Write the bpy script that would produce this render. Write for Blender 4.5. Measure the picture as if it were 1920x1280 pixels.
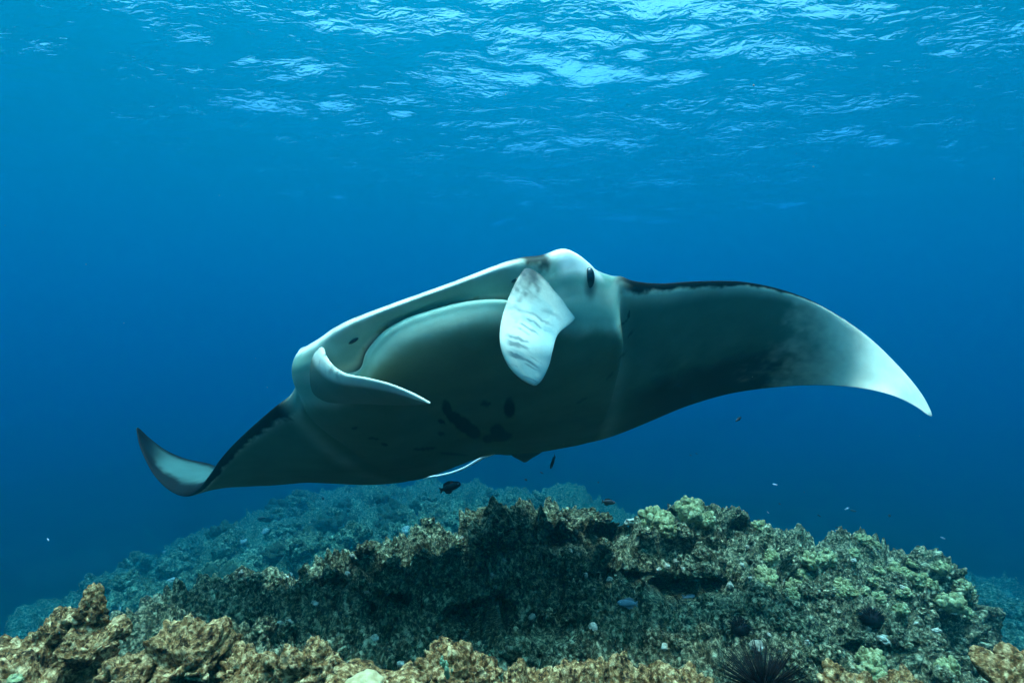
import bpy, bmesh, math, random
import numpy as np
from mathutils import Vector, Matrix

scene = bpy.context.scene
for o in list(bpy.data.objects):
    bpy.data.objects.remove(o, do_unlink=True)
COL = scene.collection

# ------------------------------------------------------------------ camera
HFOV = 84.0
FPX = 960.0 / math.tan(math.radians(HFOV / 2))        # focal length in photo pixels
cam_data = bpy.data.cameras.new("camera")
cam_data.sensor_width = 36.0
cam_data.angle = math.radians(HFOV)
cam_data.clip_start = 0.02
cam_data.clip_end = 2000.0
cam = bpy.data.objects.new("camera", cam_data)
cam.rotation_euler = (math.radians(90), 0, 0)
COL.objects.link(cam)
scene.camera = cam

# ------------------------------------------------------------------ sky, sun, exposure
SUN_DIR = Vector((-0.04, -0.08, 0.93)).normalized()     # towards the sun
SUN_EL = math.asin(SUN_DIR.z)
world = bpy.data.worlds.new("World")
scene.world = world
world.use_nodes = True
wn = world.node_tree
bg = wn.nodes["Background"]
skyn = wn.nodes.new("ShaderNodeTexSky")
skyn.sky_type = 'NISHITA'
skyn.sun_disc = False
skyn.dust_density = 4.0
skyn.air_density = 1.0
skyn.sun_elevation = SUN_EL
skyn.sun_rotation = math.atan2(SUN_DIR.x, SUN_DIR.y)
# thin bright overcast veil over the blue
bw = wn.nodes.new("ShaderNodeRGBToBW"); wn.links.new(skyn.outputs[0], bw.inputs[0])
veil = wn.nodes.new("ShaderNodeMath"); veil.operation = 'MULTIPLY'; veil.inputs[1].default_value = 4.3
wn.links.new(bw.outputs[0], veil.inputs[0])
mixs = wn.nodes.new("ShaderNodeMix"); mixs.data_type = 'RGBA'; mixs.inputs[0].default_value = 0.75
wn.links.new(skyn.outputs[0], mixs.inputs[6]); wn.links.new(veil.outputs[0], mixs.inputs[7])
wn.links.new(mixs.outputs[2], bg.inputs[0])
bg.inputs[1].default_value = 0.15
sun = bpy.data.lights.new("sun", 'SUN')
sun.energy = 5.0
sun.angle = math.radians(13.0)          # the rippled surface spreads the sunlight
sun.color = (1.0, 0.60, 0.42)
sun_o = bpy.data.objects.new("sun", sun)
sun_o.rotation_euler = SUN_DIR.to_track_quat('Z', 'Y').to_euler()
COL.objects.link(sun_o)

vs = scene.view_settings
vs.view_transform = 'Standard'
vs.look = 'None'
vs.gamma = 1.0
vs.use_curve_mapping = False
vs.exposure = 1.25
cy = scene.cycles
cy.use_denoising = True
try:
    cy.denoiser = 'OPENIMAGEDENOISE'
except Exception:
    pass
cy.use_adaptive_sampling = True
cy.adaptive_threshold = 0.02
cy.max_bounces = 6
cy.volume_bounces = 2
cy.diffuse_bounces = 2
cy.glossy_bounces = 2
cy.transparent_max_bounces = 12
cy.sample_clamp_indirect = 4.0

# ------------------------------------------------------------------ helpers
def P(x, y, d):
    """a photo pixel and a distance ahead, as a point in metres"""
    return np.array(((x - 960.0) / FPX * d, d, (640.0 - y) / FPX * d))

def tag(o, label=None, cat=None, group=None, kind=None):
    if label: o["label"] = label
    if cat: o["category"] = cat
    if group: o["group"] = group
    if kind: o["kind"] = kind
    return o

def mesh_obj(name, verts, faces, mat, parent=None, smooth=True, cols=None):
    me = bpy.data.meshes.new(name)
    v = np.asarray(verts, dtype=np.float32)
    if isinstance(faces, np.ndarray):
        n, k = faces.shape
        me.vertices.add(len(v)); me.vertices.foreach_set("co", v.ravel())
        me.loops.add(n * k); me.loops.foreach_set("vertex_index", faces.ravel().astype(np.int32))
        me.polygons.add(n)
        me.polygons.foreach_set("loop_start", np.arange(0, n * k, k, dtype=np.int32))
        me.polygons.foreach_set("loop_total", np.full(n, k, dtype=np.int32))
        me.update(calc_edges=True)
    else:
        me.from_pydata([tuple(p) for p in v], [], faces)
        me.update()
    if smooth:
        me.polygons.foreach_set("use_smooth", np.ones(len(me.polygons), dtype=bool))
    if cols is not None:
        at = me.color_attributes.new("Col", 'FLOAT_COLOR', 'POINT')
        c = np.ones((len(v), 4), dtype=np.float32); c[:, :cols.shape[1]] = cols
        at.data.foreach_set("color", c.ravel())
    if mat is not None:
        me.materials.append(mat)
    o = bpy.data.objects.new(name, me)
    COL.objects.link(o)
    if parent is not None:
        o.parent = parent
        o.matrix_parent_inverse = Matrix.Translation(-parent.location)
    return o

def empty(name, loc):
    o = bpy.data.objects.new(name, None)
    o.location = tuple(float(c) for c in loc)
    COL.objects.link(o)
    return o

def grid_faces(n, m, close_m=False, off=0):
    """quads of an n x m vertex grid"""
    mm = m if close_m else m - 1
    i, j = np.meshgrid(np.arange(n - 1), np.arange(mm), indexing='ij')
    j2 = (j + 1) % m
    f = np.stack([i * m + j, (i + 1) * m + j, (i + 1) * m + j2, i * m + j2], -1).reshape(-1, 4)
    return f + off

def _hash(ix, iy, iz, seed):
    h = (ix.astype(np.uint32) * np.uint32(374761393) + iy.astype(np.uint32) * np.uint32(668265263)
         + iz.astype(np.uint32) * np.uint32(2147483647) + np.uint32(seed * 1274126177 & 0xffffffff))
    h = (h ^ (h >> np.uint32(13))) * np.uint32(1274126177)
    h = (h ^ (h >> np.uint32(15))) * np.uint32(2246822519)
    return h ^ (h >> np.uint32(16))

def vnoise(p, seed=0):
    """smooth 3-D value noise, -1..1"""
    f = np.floor(p); i = f.astype(np.int64); t = (p - f)
    t = t * t * t * (t * (t * 6 - 15) + 10)
    out = 0
    for dx in (0, 1):
        wx = t[:, 0] if dx else 1 - t[:, 0]
        for dy in (0, 1):
            wy = t[:, 1] if dy else 1 - t[:, 1]
            for dz in (0, 1):
                wz = t[:, 2] if dz else 1 - t[:, 2]
                out = out + wx * wy * wz * (_hash(i[:, 0] + dx, i[:, 1] + dy, i[:, 2] + dz, seed) / 2147483648.0 - 1.0)
    return out

def fbm(p, octaves=4, seed=0, gain=0.5):
    a, s, out = 1.0, 1.0, 0
    for k in range(octaves):
        out = out + a * vnoise(p * s + 17.3 * k, seed + k)
        a *= gain; s *= 2.03
    return out

def worley(p, seed=0):
    """distance to the nearest feature point of a jittered cell grid, and that cell's random value"""
    f = np.floor(p).astype(np.int64)
    best = np.full(len(p), 9.0); val = np.zeros(len(p))
    for dx in (-1, 0, 1):
        for dy in (-1, 0, 1):
            for dz in (-1, 0, 1):
                c = f + (dx, dy, dz)
                h = _hash(c[:, 0], c[:, 1], c[:, 2], seed)
                q = np.stack([(h & np.uint32(1023)) / 1023.0, ((h >> np.uint32(10)) & np.uint32(1023)) / 1023.0,
                              ((h >> np.uint32(20)) & np.uint32(1023)) / 1023.0], 1)
                d = ((c + q - p) ** 2).sum(1)
                m = d < best
                best = np.where(m, d, best)
                val = np.where(m, (h >> np.uint32(5) & np.uint32(255)) / 255.0, val)
    return np.sqrt(best), val

def catmull(pts, n, closed=False):
    """centripetal-ish Catmull-Rom through pts (k,...) resampled to n"""
    pts = np.asarray(pts, float); k = len(pts)
    u = np.linspace(0, k if closed else k - 1, n, endpoint=not closed)
    i = np.floor(u).astype(int)
    if not closed: i = np.minimum(i, k - 2)
    t = (u - i).reshape((-1,) + (1,) * (pts.ndim - 1))
    def g(j):
        return pts[j % k] if closed else pts[np.clip(j, 0, k - 1)]
    a, b, c, d = g(i - 1), g(i), g(i + 1), g(i + 2)
    m1 = (c - a) * 0.5; m2 = (d - b) * 0.5
    t2, t3 = t * t, t * t * t
    return (2*t3-3*t2+1)*b + (t3-2*t2+t)*m1 + (-2*t3+3*t2)*c + (t3-t2)*m2

class NT:
    """small helper for building node materials"""
    def __init__(s, name):
        s.m = bpy.data.materials.new(name); s.m.use_nodes = True
        s.t = s.m.node_tree; s.n = s.t.nodes; s.n.clear()
        s.out = s.n.new("ShaderNodeOutputMaterial")
    def new(s, kind, **kw):
        x = s.n.new("ShaderNode" + kind)
        for k, v in kw.items(): setattr(x, k, v)
        return x
    def link(s, a, b): s.t.links.new(a, b)
    def noise(s, vec, scale, detail=4, rough=0.55, dist=0.0):
        x = s.new("TexNoise"); x.inputs["Scale"].default_value = scale; x.inputs["Detail"].default_value = detail
        x.inputs["Roughness"].default_value = rough; x.inputs["Distortion"].default_value = dist
        if vec: s.link(vec, x.inputs["Vector"])
        return x
    def ramp(s, fac, stops):
        x = s.new("ValToRGB"); e = x.color_ramp.elements
        while len(e) < len(stops): e.new(0.5)
        for el, (p, c) in zip(e, stops):
            el.position = p; el.color = (c[0], c[1], c[2], 1) if not isinstance(c, (int, float)) else (c, c, c, 1)
        s.link(fac, x.inputs[0]); return x
    def mix(s, fac, a, b, mode='MIX'):
        x = s.new("Mix", data_type='RGBA', blend_type=mode)
        for inp, v in ((x.inputs[0], fac), (x.inputs[6], a), (x.inputs[7], b)):
            if isinstance(v, (int, float)): inp.default_value = v
            elif isinstance(v, tuple): inp.default_value = (*v, 1)
            else: s.link(v, inp)
        return x.outputs[2]

# ------------------------------------------------------------------ the water: one closed box of even, absorbing blue water
SURF = 10.2                                             # height of the sea surface above the camera
WATER_HALF = 210.0
def make_water():
    m = NT("sea_water")
    v = m.new("VolumePrincipled")
    # scattering and absorption per metre (red dies first, blue carries)
    sc = np.array(SC); ext = np.array(EXT)
    dens = 0.16
    c = sc / dens
    k = (ext - sc) / dens / (1 - c)
    ab = (1 - k) ** 2
    v.inputs["Color"].default_value = (*c, 1)
    v.inputs["Absorption Color"].default_value = (*ab, 1)
    v.inputs["Density"].default_value = dens
    v.inputs["Anisotropy"].default_value = 0.78
    v.inputs["Density Attribute"].default_value = ""
    m.link(v.outputs[0], m.out.inputs["Volume"])
    L = WATER_HALF; z0, z1 = -31.0, SURF - 0.75
    vv = [(x, y, z) for z in (z0, z1) for y in (-L, L) for x in (-L, L)]
    ff = [(0, 2, 3, 1), (4, 5, 7, 6), (0, 1, 5, 4), (2, 6, 7, 3), (0, 4, 6, 2), (1, 3, 7, 5)]
    o = mesh_obj("haze", vv, ff, m.m, smooth=False)
    tag(o, "clear blue sea water filling the whole scene", "water", kind="stuff")
SC = (0.0002, 0.0270, 0.0325)
EXT = (0.170, 0.0790, 0.0525)
make_water()

def make_surface():
    rng = random.Random(11)
    def axis(parts):
        return np.unique(np.concatenate([np.arange(a, b, s) for a, b, s in parts]))
    xs = axis([(-120, -30, 2.5), (-30, -14, .3), (-14, 14, .085), (14, 30, .3), (30, 121, 2.5)])
    ys = axis([(-120, -4, 2.5), (-4, 5, .3), (5, 16, .07), (16, 34, .16), (34, 60, .6), (60, 121, 2.5)])
    X, Y = np.meshgrid(xs, ys, indexing='ij')
    xs = xs * 1.9; ys = ys * 1.9; X = X * 1.9; Y = Y * 1.9
    sx = np.gradient(xs)[:, None]; sy = np.gradient(ys)[None, :]
    sp = np.maximum(sx, sy)
    Z = np.zeros_like(X)
    wind = math.radians(100)
    for k in range(46):
        lam = 0.74 * (13.0 / 0.74) ** (k / 45.0) * rng.uniform(.93, 1.07)
        th = wind + rng.gauss(0, 0.55)
        amp = 0.0088 * lam ** 0.86
        ph = rng.uniform(0, 6.28)
        q = 2 * math.pi / lam * (X * math.cos(th) + Y * math.sin(th)) + ph
        fade = np.clip((lam / sp - 2.5) / 2.5, 0, 1)
        Z += amp * fade * (np.sin(q) + 0.22 * np.cos(2 * q))
    calm = np.clip((X + 2 + 0.25 * (Y - 20) * 0 + 16) / 26.0, 0, 1)      # calmer water towards -X
    Z *= 0.7 + 0.3 * calm * calm * (3 - 2 * calm)
    V = np.stack([X, Y, Z + SURF], -1).reshape(-1, 3)
    m = NT("sea_surface")
    tc = m.new("TexCoord")
    mp = m.new("Mapping"); mp.inputs["Scale"].default_value = (0.55, 1.06, 1.0)
    m.link(tc.outputs["Object"], mp.inputs[0])
    n1 = m.noise(mp.outputs[0], 3.8, 3, 0.5, 0.6)
    n2 = m.noise(mp.outputs[0], 0.55, 2, 0.5, 0.3)
    mul = m.new("Math", operation='MULTIPLY'); m.link(n1.outputs[0], mul.inputs[0])
    rr = m.ramp(n2.outputs[0], [(0.38, 0.25), (0.68, 1.0)])
    m.link(rr.outputs[0], mul.inputs[1])
    sx_ = m.new("SeparateXYZ"); m.link(tc.outputs["Object"], sx_.inputs[0])
    mr = m.new("MapRange"); mr.inputs[1].default_value = -18.0; mr.inputs[2].default_value = 8.0; mr.inputs[3].default_value = 0.5; mr.inputs[4].default_value = 1.0
    m.link(sx_.outputs[0], mr.inputs[0])
    mul2 = m.new("Math", operation='MULTIPLY'); m.link(mul.outputs[0], mul2.inputs[0]); m.link(mr.outputs[0], mul2.inputs[1])
    bp = m.new("Bump"); bp.inputs["Strength"].default_value = 1.0; bp.inputs["Distance"].default_value = 0.19
    m.link(mul2.outputs[0], bp.inputs["Height"])
    fr = m.new("Fresnel"); fr.inputs["IOR"].default_value = 1.333
    m.link(bp.outputs[0], fr.inputs["Normal"])
    gl = m.new("BsdfGlossy"); gl.inputs["Roughness"].default_value = 0.06
    m.link(bp.outputs[0], gl.inputs["Normal"])
    tr = m.new("BsdfTransparent")
    mx = m.new("MixShader")
    m.link(fr.outputs[0], mx.inputs[0]); m.link(tr.outputs[0], mx.inputs[1]); m.link(gl.outputs[0], mx.inputs[2])
    m.link(mx.outputs[0], m.out.inputs[0])
    o = mesh_obj("water", V, grid_faces(len(xs), len(ys)), m.m)
    tag(o, "rippled sea surface seen from below with white glints of sky", "sea surface", kind="structure")
make_surface()

def make_seabed():
    xs = np.linspace(-230, 230, 141); ys = np.linspace(-230, 230, 141)
    X, Y = np.meshgrid(xs, ys, indexing='ij')
    p = np.stack([X, Y, 0 * X], -1).reshape(-1, 3)
    z = -6.2 + 0.6 * fbm(p * 0.1, 3, 5) - 0.02 * np.hypot(X, Y).ravel().clip(0, 80)
    p[:, 2] = z
    m = NT("sea_floor")
    tc = m.new("TexCoord")
    n = m.noise(tc.outputs["Object"], 0.5, 6, 0.6)
    r = m.ramp(n.outputs[0], [(0.35, (.006, .009, .008)), (0.7, (.025, .03, .024))])
    b = m.new("BsdfDiffuse"); m.link(r.outputs[0], b.inputs[0]); m.link(b.outputs[0], m.out.inputs[0])
    o = mesh_obj("seabed", p, grid_faces(141, 141), m.m)
    tag(o, "deep dark sea floor below the reef", "seabed", kind="structure")
make_seabed()

# ------------------------------------------------------------------ the manta ray
def nrm(v):
    v = np.asarray(v, float)
    return v / np.maximum(np.linalg.norm(v, axis=-1, keepdims=True), 1e-9)

AX = nrm((0.084, 0.903, -0.426))       # nose to tail
UP = nrm((-0.271, 0.431, 0.861))       # back of the animal

def project(v):
    return 960.0 + v[:, 0] / v[:, 1] * FPX, 640.0 - v[:, 2] / v[:, 1] * FPX

def wing_loop(le, te, tv, td, span):
    """13 control points round a wing section: trailing edge, belly side, leading edge, back"""
    c = te - le
    n = nrm(np.cross(span, c))                         # towards the back
    if np.dot(n, UP) < -0.2: n = -n
    f = lambda x, o: le + c * x + n * o
    return [te, f(.84, -tv*.45), f(.60, -tv*.95), f(.34, -tv), f(.13, -tv*.72), f(.035, -tv*.40),
            f(0.0, 0), f(.012, td*.22), f(.045, td*.45), f(.14, td*.75), f(.33, td), f(.62, td*.85), f(.86, td*.4)]

def head_loop(F, U, M, J, V1, T, v=(.035, .05, .02), d=(.05, .12, .12, .04)):
    e = T - V1; g = T - F
    return [T, V1 + e*.82 - UP*v[2], V1 + e*.55 - UP*v[1], V1 + e*.25 - UP*v[0], V1, J, M, U, F,
            F + g*.06 + UP*d[0], F + g*.30 + UP*d[1], F + g*.62 + UP*d[2], F + g*.86 + UP*d[3]]

LW = [  # left-hand wing, tip first: leading edge, trailing edge, belly and back thickness
    ((256, 803, 2.45), (258, 800, 2.47), .003, .003),
    ((260, 828, 2.41), (267, 808, 2.50), .005, .006),
    ((269, 853, 2.36), (281, 821, 2.54), .007, .009),
    ((288, 889, 2.29), (312, 844, 2.58), .010, .012),
    ((315, 917, 2.21), (350, 860, 2.61), .013, .016),
    ((345, 930, 2.13), (396, 870, 2.60), .016, .020),
    ((372, 919, 2.06), (440, 893, 2.56), .019, .025),
    ((391, 897, 2.02), (482, 909, 2.50), .022, .030),
    ((412, 865, 1.98), (527, 908, 2.47), .026, .036),
    ((440, 833, 1.94), (577, 904, 2.46), .032, .042),
    ((480, 796, 1.88), (632, 906, 2.47), .042, .055),
    ((518, 764, 1.83), (690, 908, 2.50), .056, .070),
    ((543, 746, 1.79), (745, 904, 2.52), .070, .085),
]
HD = [  # head: top edge, upper jaw, mouth line, lower lip, chin, trailing edge
    ((560, 712, 1.74), (556, 718, 1.735), (555, 725, 1.735), (562, 742, 1.745), (590, 780, 1.80), (768, 900, 2.56)),
    ((555, 667, 1.66), (547, 688, 1.645), (549, 712, 1.650), (560, 738, 1.68), (586, 788, 1.75), (790, 896, 2.62)),
    ((572, 655, 1.58), (561, 681, 1.565), (564, 708, 1.575), (578, 738, 1.61), (604, 792, 1.70), (815, 888, 2.68)),
    ((597, 640, 1.53), (600, 668, 1.515), (610, 702, 1.535), (622, 732, 1.57), (645, 790, 1.66), (840, 879, 2.74)),
    ((624, 621, 1.50), (640, 650, 1.505), (668, 690, 1.535), (676, 706, 1.525), (692, 768, 1.60), (868, 868, 2.81)),
    ((662, 602, 1.475), (674, 630, 1.49), (684, 656, 1.515), (694, 672, 1.485), (716, 738, 1.54), (886, 861, 2.85)),
    ((700, 587, 1.46), (708, 606, 1.47), (716, 620, 1.492), (724, 633, 1.458), (750, 705, 1.505), (902, 856, 2.88)),
    ((745, 570, 1.45), (752, 587, 1.46), (757, 597, 1.480), (763, 609, 1.442), (786, 688, 1.485), (914, 853, 2.90)),
    ((790, 554, 1.44), (796, 570, 1.45), (801, 582, 1.472), (806, 593, 1.432), (824, 676, 1.475), (926, 851, 2.91)),
    ((840, 536, 1.44), (845, 554, 1.45), (849, 569, 1.472), (852, 580, 1.432), (862, 668, 1.475), (938, 851, 2.90)),
    ((888, 518, 1.445), (891, 540, 1.455), (895, 562, 1.476), (898, 572, 1.437), (905, 662, 1.485), (952, 852, 2.88)),
    ((935, 500, 1.455), (938, 528, 1.465), (942, 560, 1.485), (946, 571, 1.450), (952, 658, 1.51), (970, 852, 2.85)),
    ((978, 487, 1.48), (982, 525, 1.48), (988, 566, 1.500), (994, 584, 1.490), (1005, 660, 1.56), (992, 850, 2.82)),
    ((1020, 482, 1.50), (1028, 520, 1.492), (1034, 560, 1.505), (1042, 594, 1.525), (1052, 662, 1.61), (1014, 846, 2.78)),
    ((1058, 470, 1.53), (1066, 505, 1.52), (1072, 550, 1.530), (1080, 596, 1.555), (1090, 660, 1.65), (1036, 842, 2.73)),
    ((1084, 478, 1.57), (1096, 508, 1.560), (1102, 550, 1.568), (1110, 598, 1.600), (1120, 658, 1.69), (1058, 838, 2.68)),
    ((1104, 493, 1.62), (1119, 517, 1.610), (1126, 552, 1.615), (1136, 598, 1.645), (1146, 656, 1.725), (1080, 834, 2.64)),
    ((1115, 505, 1.68), (1134, 520, 1.668), (1146, 552, 1.672), (1156, 596, 1.690), (1168, 652, 1.755), (1100, 829, 2.60)),
]
RW = [  # right-hand wing, root first
    ((1160, 521, 1.745), (1125, 824, 2.56), .095, .085),
    ((1190, 530, 1.77), (1165, 811, 2.51), .075, .085),
    ((1240, 534, 1.80), (1222, 788, 2.46), .058, .072),
    ((1310, 529, 1.84), (1288, 761, 2.42), .044, .060),
    ((1400, 530, 1.89), (1372, 737, 2.33), .032, .046),
    ((1490, 551, 1.95), (1462, 725, 2.22), .023, .034),
    ((1562, 585, 1.985), (1540, 722, 2.09), .017, .025),
    ((1630, 633, 2.01), (1610, 727, 1.99), .012, .018),
    ((1688, 690, 2.02), (1670, 740, 1.93), .008, .012),
    ((1724, 733, 2.01), (1714, 760, 1.95), .005, .007),
    ((1742, 764, 1.99), (1737, 776, 1.96), .003, .004),
    ((1747, 778, 1.98), (1746, 781, 1.975), .002, .002),
]

def build_manta():
    loops, ukey = [], []
    def wings(tab):
        L = np.array([P(*r[0]) for r in tab]); S = np.gradient(L, axis=0)
        return [wing_loop(P(*r[0]), P(*r[1]), r[2], r[3], nrm(S[i])) for i, r in enumerate(tab)]
    loops += wings(LW)
    loops += [head_loop(*[P(*q) for q in r]) for r in HD]
    loops += wings(RW)
    C = np.array(loops)                                  # stations, 13, 3
    nst = len(C)
    NS, NL = 620, 208
    # finer loops: closed Catmull-Rom round each section, then along the span
    ring = catmull(C.transpose(1, 0, 2), NL, closed=True).transpose(1, 0, 2)
    V = catmull(ring, NS)
    svals = np.linspace(0, nst - 1, NS)                  # station coordinate
    lvals = np.arange(NL) / NL * 13.0                    # 0 trailing edge, 6 leading edge / mouth line
    # smooth the loft a little along the span everywhere but keep the ends
    for _ in range(6):
        V[1:-1] = V[1:-1] * .5 + (V[2:] + V[:-2]) * .25
    for k in (0, NS - 1):
        V[k] = V[k].mean(0)
    verts = V.reshape(-1, 3)
    S2 = np.repeat(svals, NL); L2 = np.tile(lvals, NS)
    faces = grid_faces(NS, NL, close_m=True)
    px, py = project(verts)
    i_head0, i_head1 = len(LW), len(LW) + len(HD) - 1    # stations of the head
    belly = (L2 < 6.0)
    nz = fbm(verts * 9.0, 4, 3); nf = fbm(verts * 45.0, 3, 8)
    # ---- skin: white below with a dark rear margin, near-black back, dark leading edge, cream tip
    white = np.array((.72, .74, .54)); grey = np.array((.30, .34, .25)); dark = np.array((.004, .005, .005)); cream = np.array((.88, .82, .60))
    col = np.tile(white, (len(verts), 1))
    def blend(mask, c):
        m = np.clip(mask, 0, 1)[:, None]
        col[:] = col * (1 - m) + np.asarray(c) * m
    ss = lambda a, b, x: (lambda t: t * t * (3 - 2 * t))(np.clip((x - a) / (b - a), 0, 1))
    rw = ss(i_head1 + 0.3, i_head1 + 2.0, S2); lw = 1 - ss(i_head0 - 2.0, i_head0 - .3, S2)
    wingm = np.maximum(rw, lw)
    # grey belly and underwing tone, deepened with painted shade away from the rims
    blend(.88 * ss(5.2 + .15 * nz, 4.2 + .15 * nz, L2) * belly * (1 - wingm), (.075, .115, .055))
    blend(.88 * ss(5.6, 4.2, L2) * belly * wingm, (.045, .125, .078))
    blend(.70 * ss(6.1, 6.5, L2) * ss(8.1, 7.5, L2) * (1 - wingm), (.12, .32, .24))  # upper-jaw band: teal shade painted over the pale skin
    blend(.65 * ss(5.0, 5.6, L2) * ss(8.0, 7.4, L2) * ss(i_head0 + 13.0, i_head0 + 14.0, S2) * (1 - wingm), (.13, .31, .24))  # same painted shade on the right-hand side of the head
    blend(.55 * ss(4.6, 5.4, L2) * ss(8.0, 7.2, L2) * (1 - ss(i_head0 + 2.0, i_head0 + 3.0, S2)) * (1 - wingm), (.14, .31, .21))  # painted shade on the left-hand side of the head
    blend(.75 * ss(5.75, 5.3, L2) * ss(4.4, 5.0, L2) * (1 - wingm) * belly, (.24, .46, .34))  # light falloff below the lip, painted as a teal gradient
    # rear dark margin of the belly
    rear = ss(2.9 + .3 * nz, 1.7 + .3 * nz, L2) * belly
    tipfade_r = 1 - ss(nst - 6.4, nst - 4.6, S2 + .35 * nz)
    blend(.98 * rear * rw * tipfade_r * ss(i_head1 + .2, i_head1 + 3.5, S2), dark)
    blend(.55 * rear * (1 - rw), (.05, .06, .04))
    # cream tip on the right-hand wing
    blend(ss(nst - 7.6, nst - 5.6, S2 + .5 * nz + .25 * nf) * belly * rw, cream)
    # back of the animal
    back = ss(7.9, 8.5, L2 + .12 * nf) * (1 - wingm) * ss(12.99, 12.4, L2) + wingm * ss(6.0, 6.35, L2 + .1 * nf)
    blend(back, dark)
    # pale shoulder patch and pale rim over the mouth
    rim = np.exp(-((L2 - 8.15) / .5) ** 2) * (1 - wingm) * ss(-.5, .2, nf + .3)
    blend(.8 * rim * (1 - ss(i_head0 + 11.2, i_head0 + 11.7, S2) * (1 - ss(i_head0 + 12.9, i_head0 + 13.2, S2))), (.80, .82, .72))
    blend(.85 * ss(8.5, 8.0, L2) * ss(6.5, 7.2, L2) * ss(i_head0 + 13.3, i_head0 + 13.9, S2) * (1 - ss(i_head1 - .6, i_head1, S2)), (.85, .86, .74))
    blend(.92 * ss(7.2, 7.8, L2 + .3 * nf) * ss(i_head0 + 11.8, i_head0 + 12.3, S2) * (1 - ss(i_head0 + 13.0, i_head0 + 13.5, S2)), dark)
    # dark leading-edge band, ragged
    edge_r = ss(4.72 + .16 * nf + .25 * nz + .10 * (S2 - i_head1), 5.12 + .16 * nf + .25 * nz + .10 * (S2 - i_head1), L2) * rw * (1 - .75 * ss(nst - 6.5, nst - 5.0, S2))
    edge_l = ss(4.55 + .2 * nf + .25 * nz, 5.05 + .2 * nf + .25 * nz, L2) * lw
    blend(np.maximum(edge_r, edge_l), dark)
    blend(.92 * rw * ss(5.62, 5.8, L2) * (L2 < 6.5), dark)
    blend(.9 * rw * ss(.22, .05, np.minimum(L2, 13 - L2)), dark)
    blend(lw * ss(.35, .15, np.minimum(L2, 13 - L2)), dark)
    # the curled tip shows a pale washed back bordered in black
    li = S2
    washed = (L2 > 6.9) * (L2 < 12.7) * ss(2.0, 3.4, li + .2 * nz) * (1 - ss(6.2, 7.4, li))
    blend(.88 * washed * ss(9.1, 10.1, L2 + .25 * nf) * ss(12.5, 11.5, L2 + .15 * nf), (.055, .12, .10))
    # black belly spots (photo pixels of the belly skin only)
    def spot(x, y, rx, ry, rot=0, soft=.22, rag=.16, a=.97):
        c, s = math.cos(math.radians(rot)), math.sin(math.radians(rot))
        dx, dy = px - x, py - y
        u, v = (dx * c + dy * s) / rx, (-dx * s + dy * c) / ry
        r = np.sqrt(u * u + v * v) + rag * .45 * nf + rag * .3 * nz
        blend(a * ss(1 + soft, 1 - soft, r) * (L2 < 5.2), dark)
    for a in [(838, 766, 9, 16, -15), (852, 783, 14, 11, 30), (868, 795, 20, 13, 35), (886, 809, 17, 12, 40), (828, 790, 8, 4, 25),
              (955, 764, 11, 18, 0), (933, 808, 14, 13, 20), (938, 818, 22, 10, -5), (915, 823, 10, 8, 0)]:
        spot(*a)
    for a in [(911, 757, 10, 5, 0), (828, 813, 7, 4, 0), (797, 841, 22, 3, -5), (721, 833, 6, 2.5, 0), (665, 802, 7, 2.5, 0), (850, 851, 26, 3, 5), (700, 822, 13, 2, 4)]:
        spot(*a, a=.75)
    spot(1108, 538, 13, 30, -8, soft=.8, rag=.1, a=.0)
    eyed = np.hypot((px - 1107) / 15, (py - 536) / 34)
    blend(.75 * ss(1.1, .3, eyed) * (np.abs(S2 - (i_head1 - 1.5)) < 3), (.06, .08, .07))
    # gill slits and the fold behind the head
    def stroke(x0, y0, x1, y1, w, a=.8):
        t = np.clip(((px - x0) * (x1 - x0) + (py - y0) * (y1 - y0)) / ((x1 - x0) ** 2 + (y1 - y0) ** 2), 0, 1)
        r = np.hypot(px - x0 - t * (x1 - x0), py - y0 - t * (y1 - y0)) / (w * (1.0 - .6 * np.abs(2 * t - 1) ** 2))
        blend(a * ss(1.25, .6, r) * (L2 < 5.6), (.03, .04, .03))
    stroke(1180, 583, 1178, 598, 2.2, .9); stroke(1178, 598, 1160, 614, 1.5, .7)
    stroke(1186, 620, 1177, 632, 2.2, .7); stroke(1174, 659, 1160, 674, 2.2, .6); stroke(1150, 698, 1138, 710, 2.2, .5); stroke(1102, 744, 1082, 755, 2.4, .5)
    # mouth line, with a little yellow in it
    mouth_in = ss(i_head0 + 3.2, i_head0 + 4.2, S2) * (1 - ss(i_head0 + 12.4, i_head0 + 13.0, S2))
    blend(.92 * mouth_in * np.exp(-((L2 - 6.02) / .13) ** 2), (.02, .02, .015))
    blend(.55 * mouth_in * np.exp(-((L2 - 6.25) / .12) ** 2) * ss(.1, .6, nf), (.35, .28, .06))
    # soft creases on the skin
    wr = .0010 * fbm(verts * np.array((26, 26, 60)), 3, 21)
    N = np.zeros_like(verts)
    # press the mouth line in
    gi = nrm(AX)
    verts = verts + gi * (.020 * mouth_in * np.exp(-((L2 - 6.02) / .16) ** 2))[:, None]
    return verts, faces, col, (S2, L2), C

def surf_at(V, px, py, x, y, r=5.0):
    m = (np.abs(px - x) < r) & (np.abs(py - y) < r) & (V[:, 1] > 0)
    d = V[m, 1].min()
    return P(x, y, d), d

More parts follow.
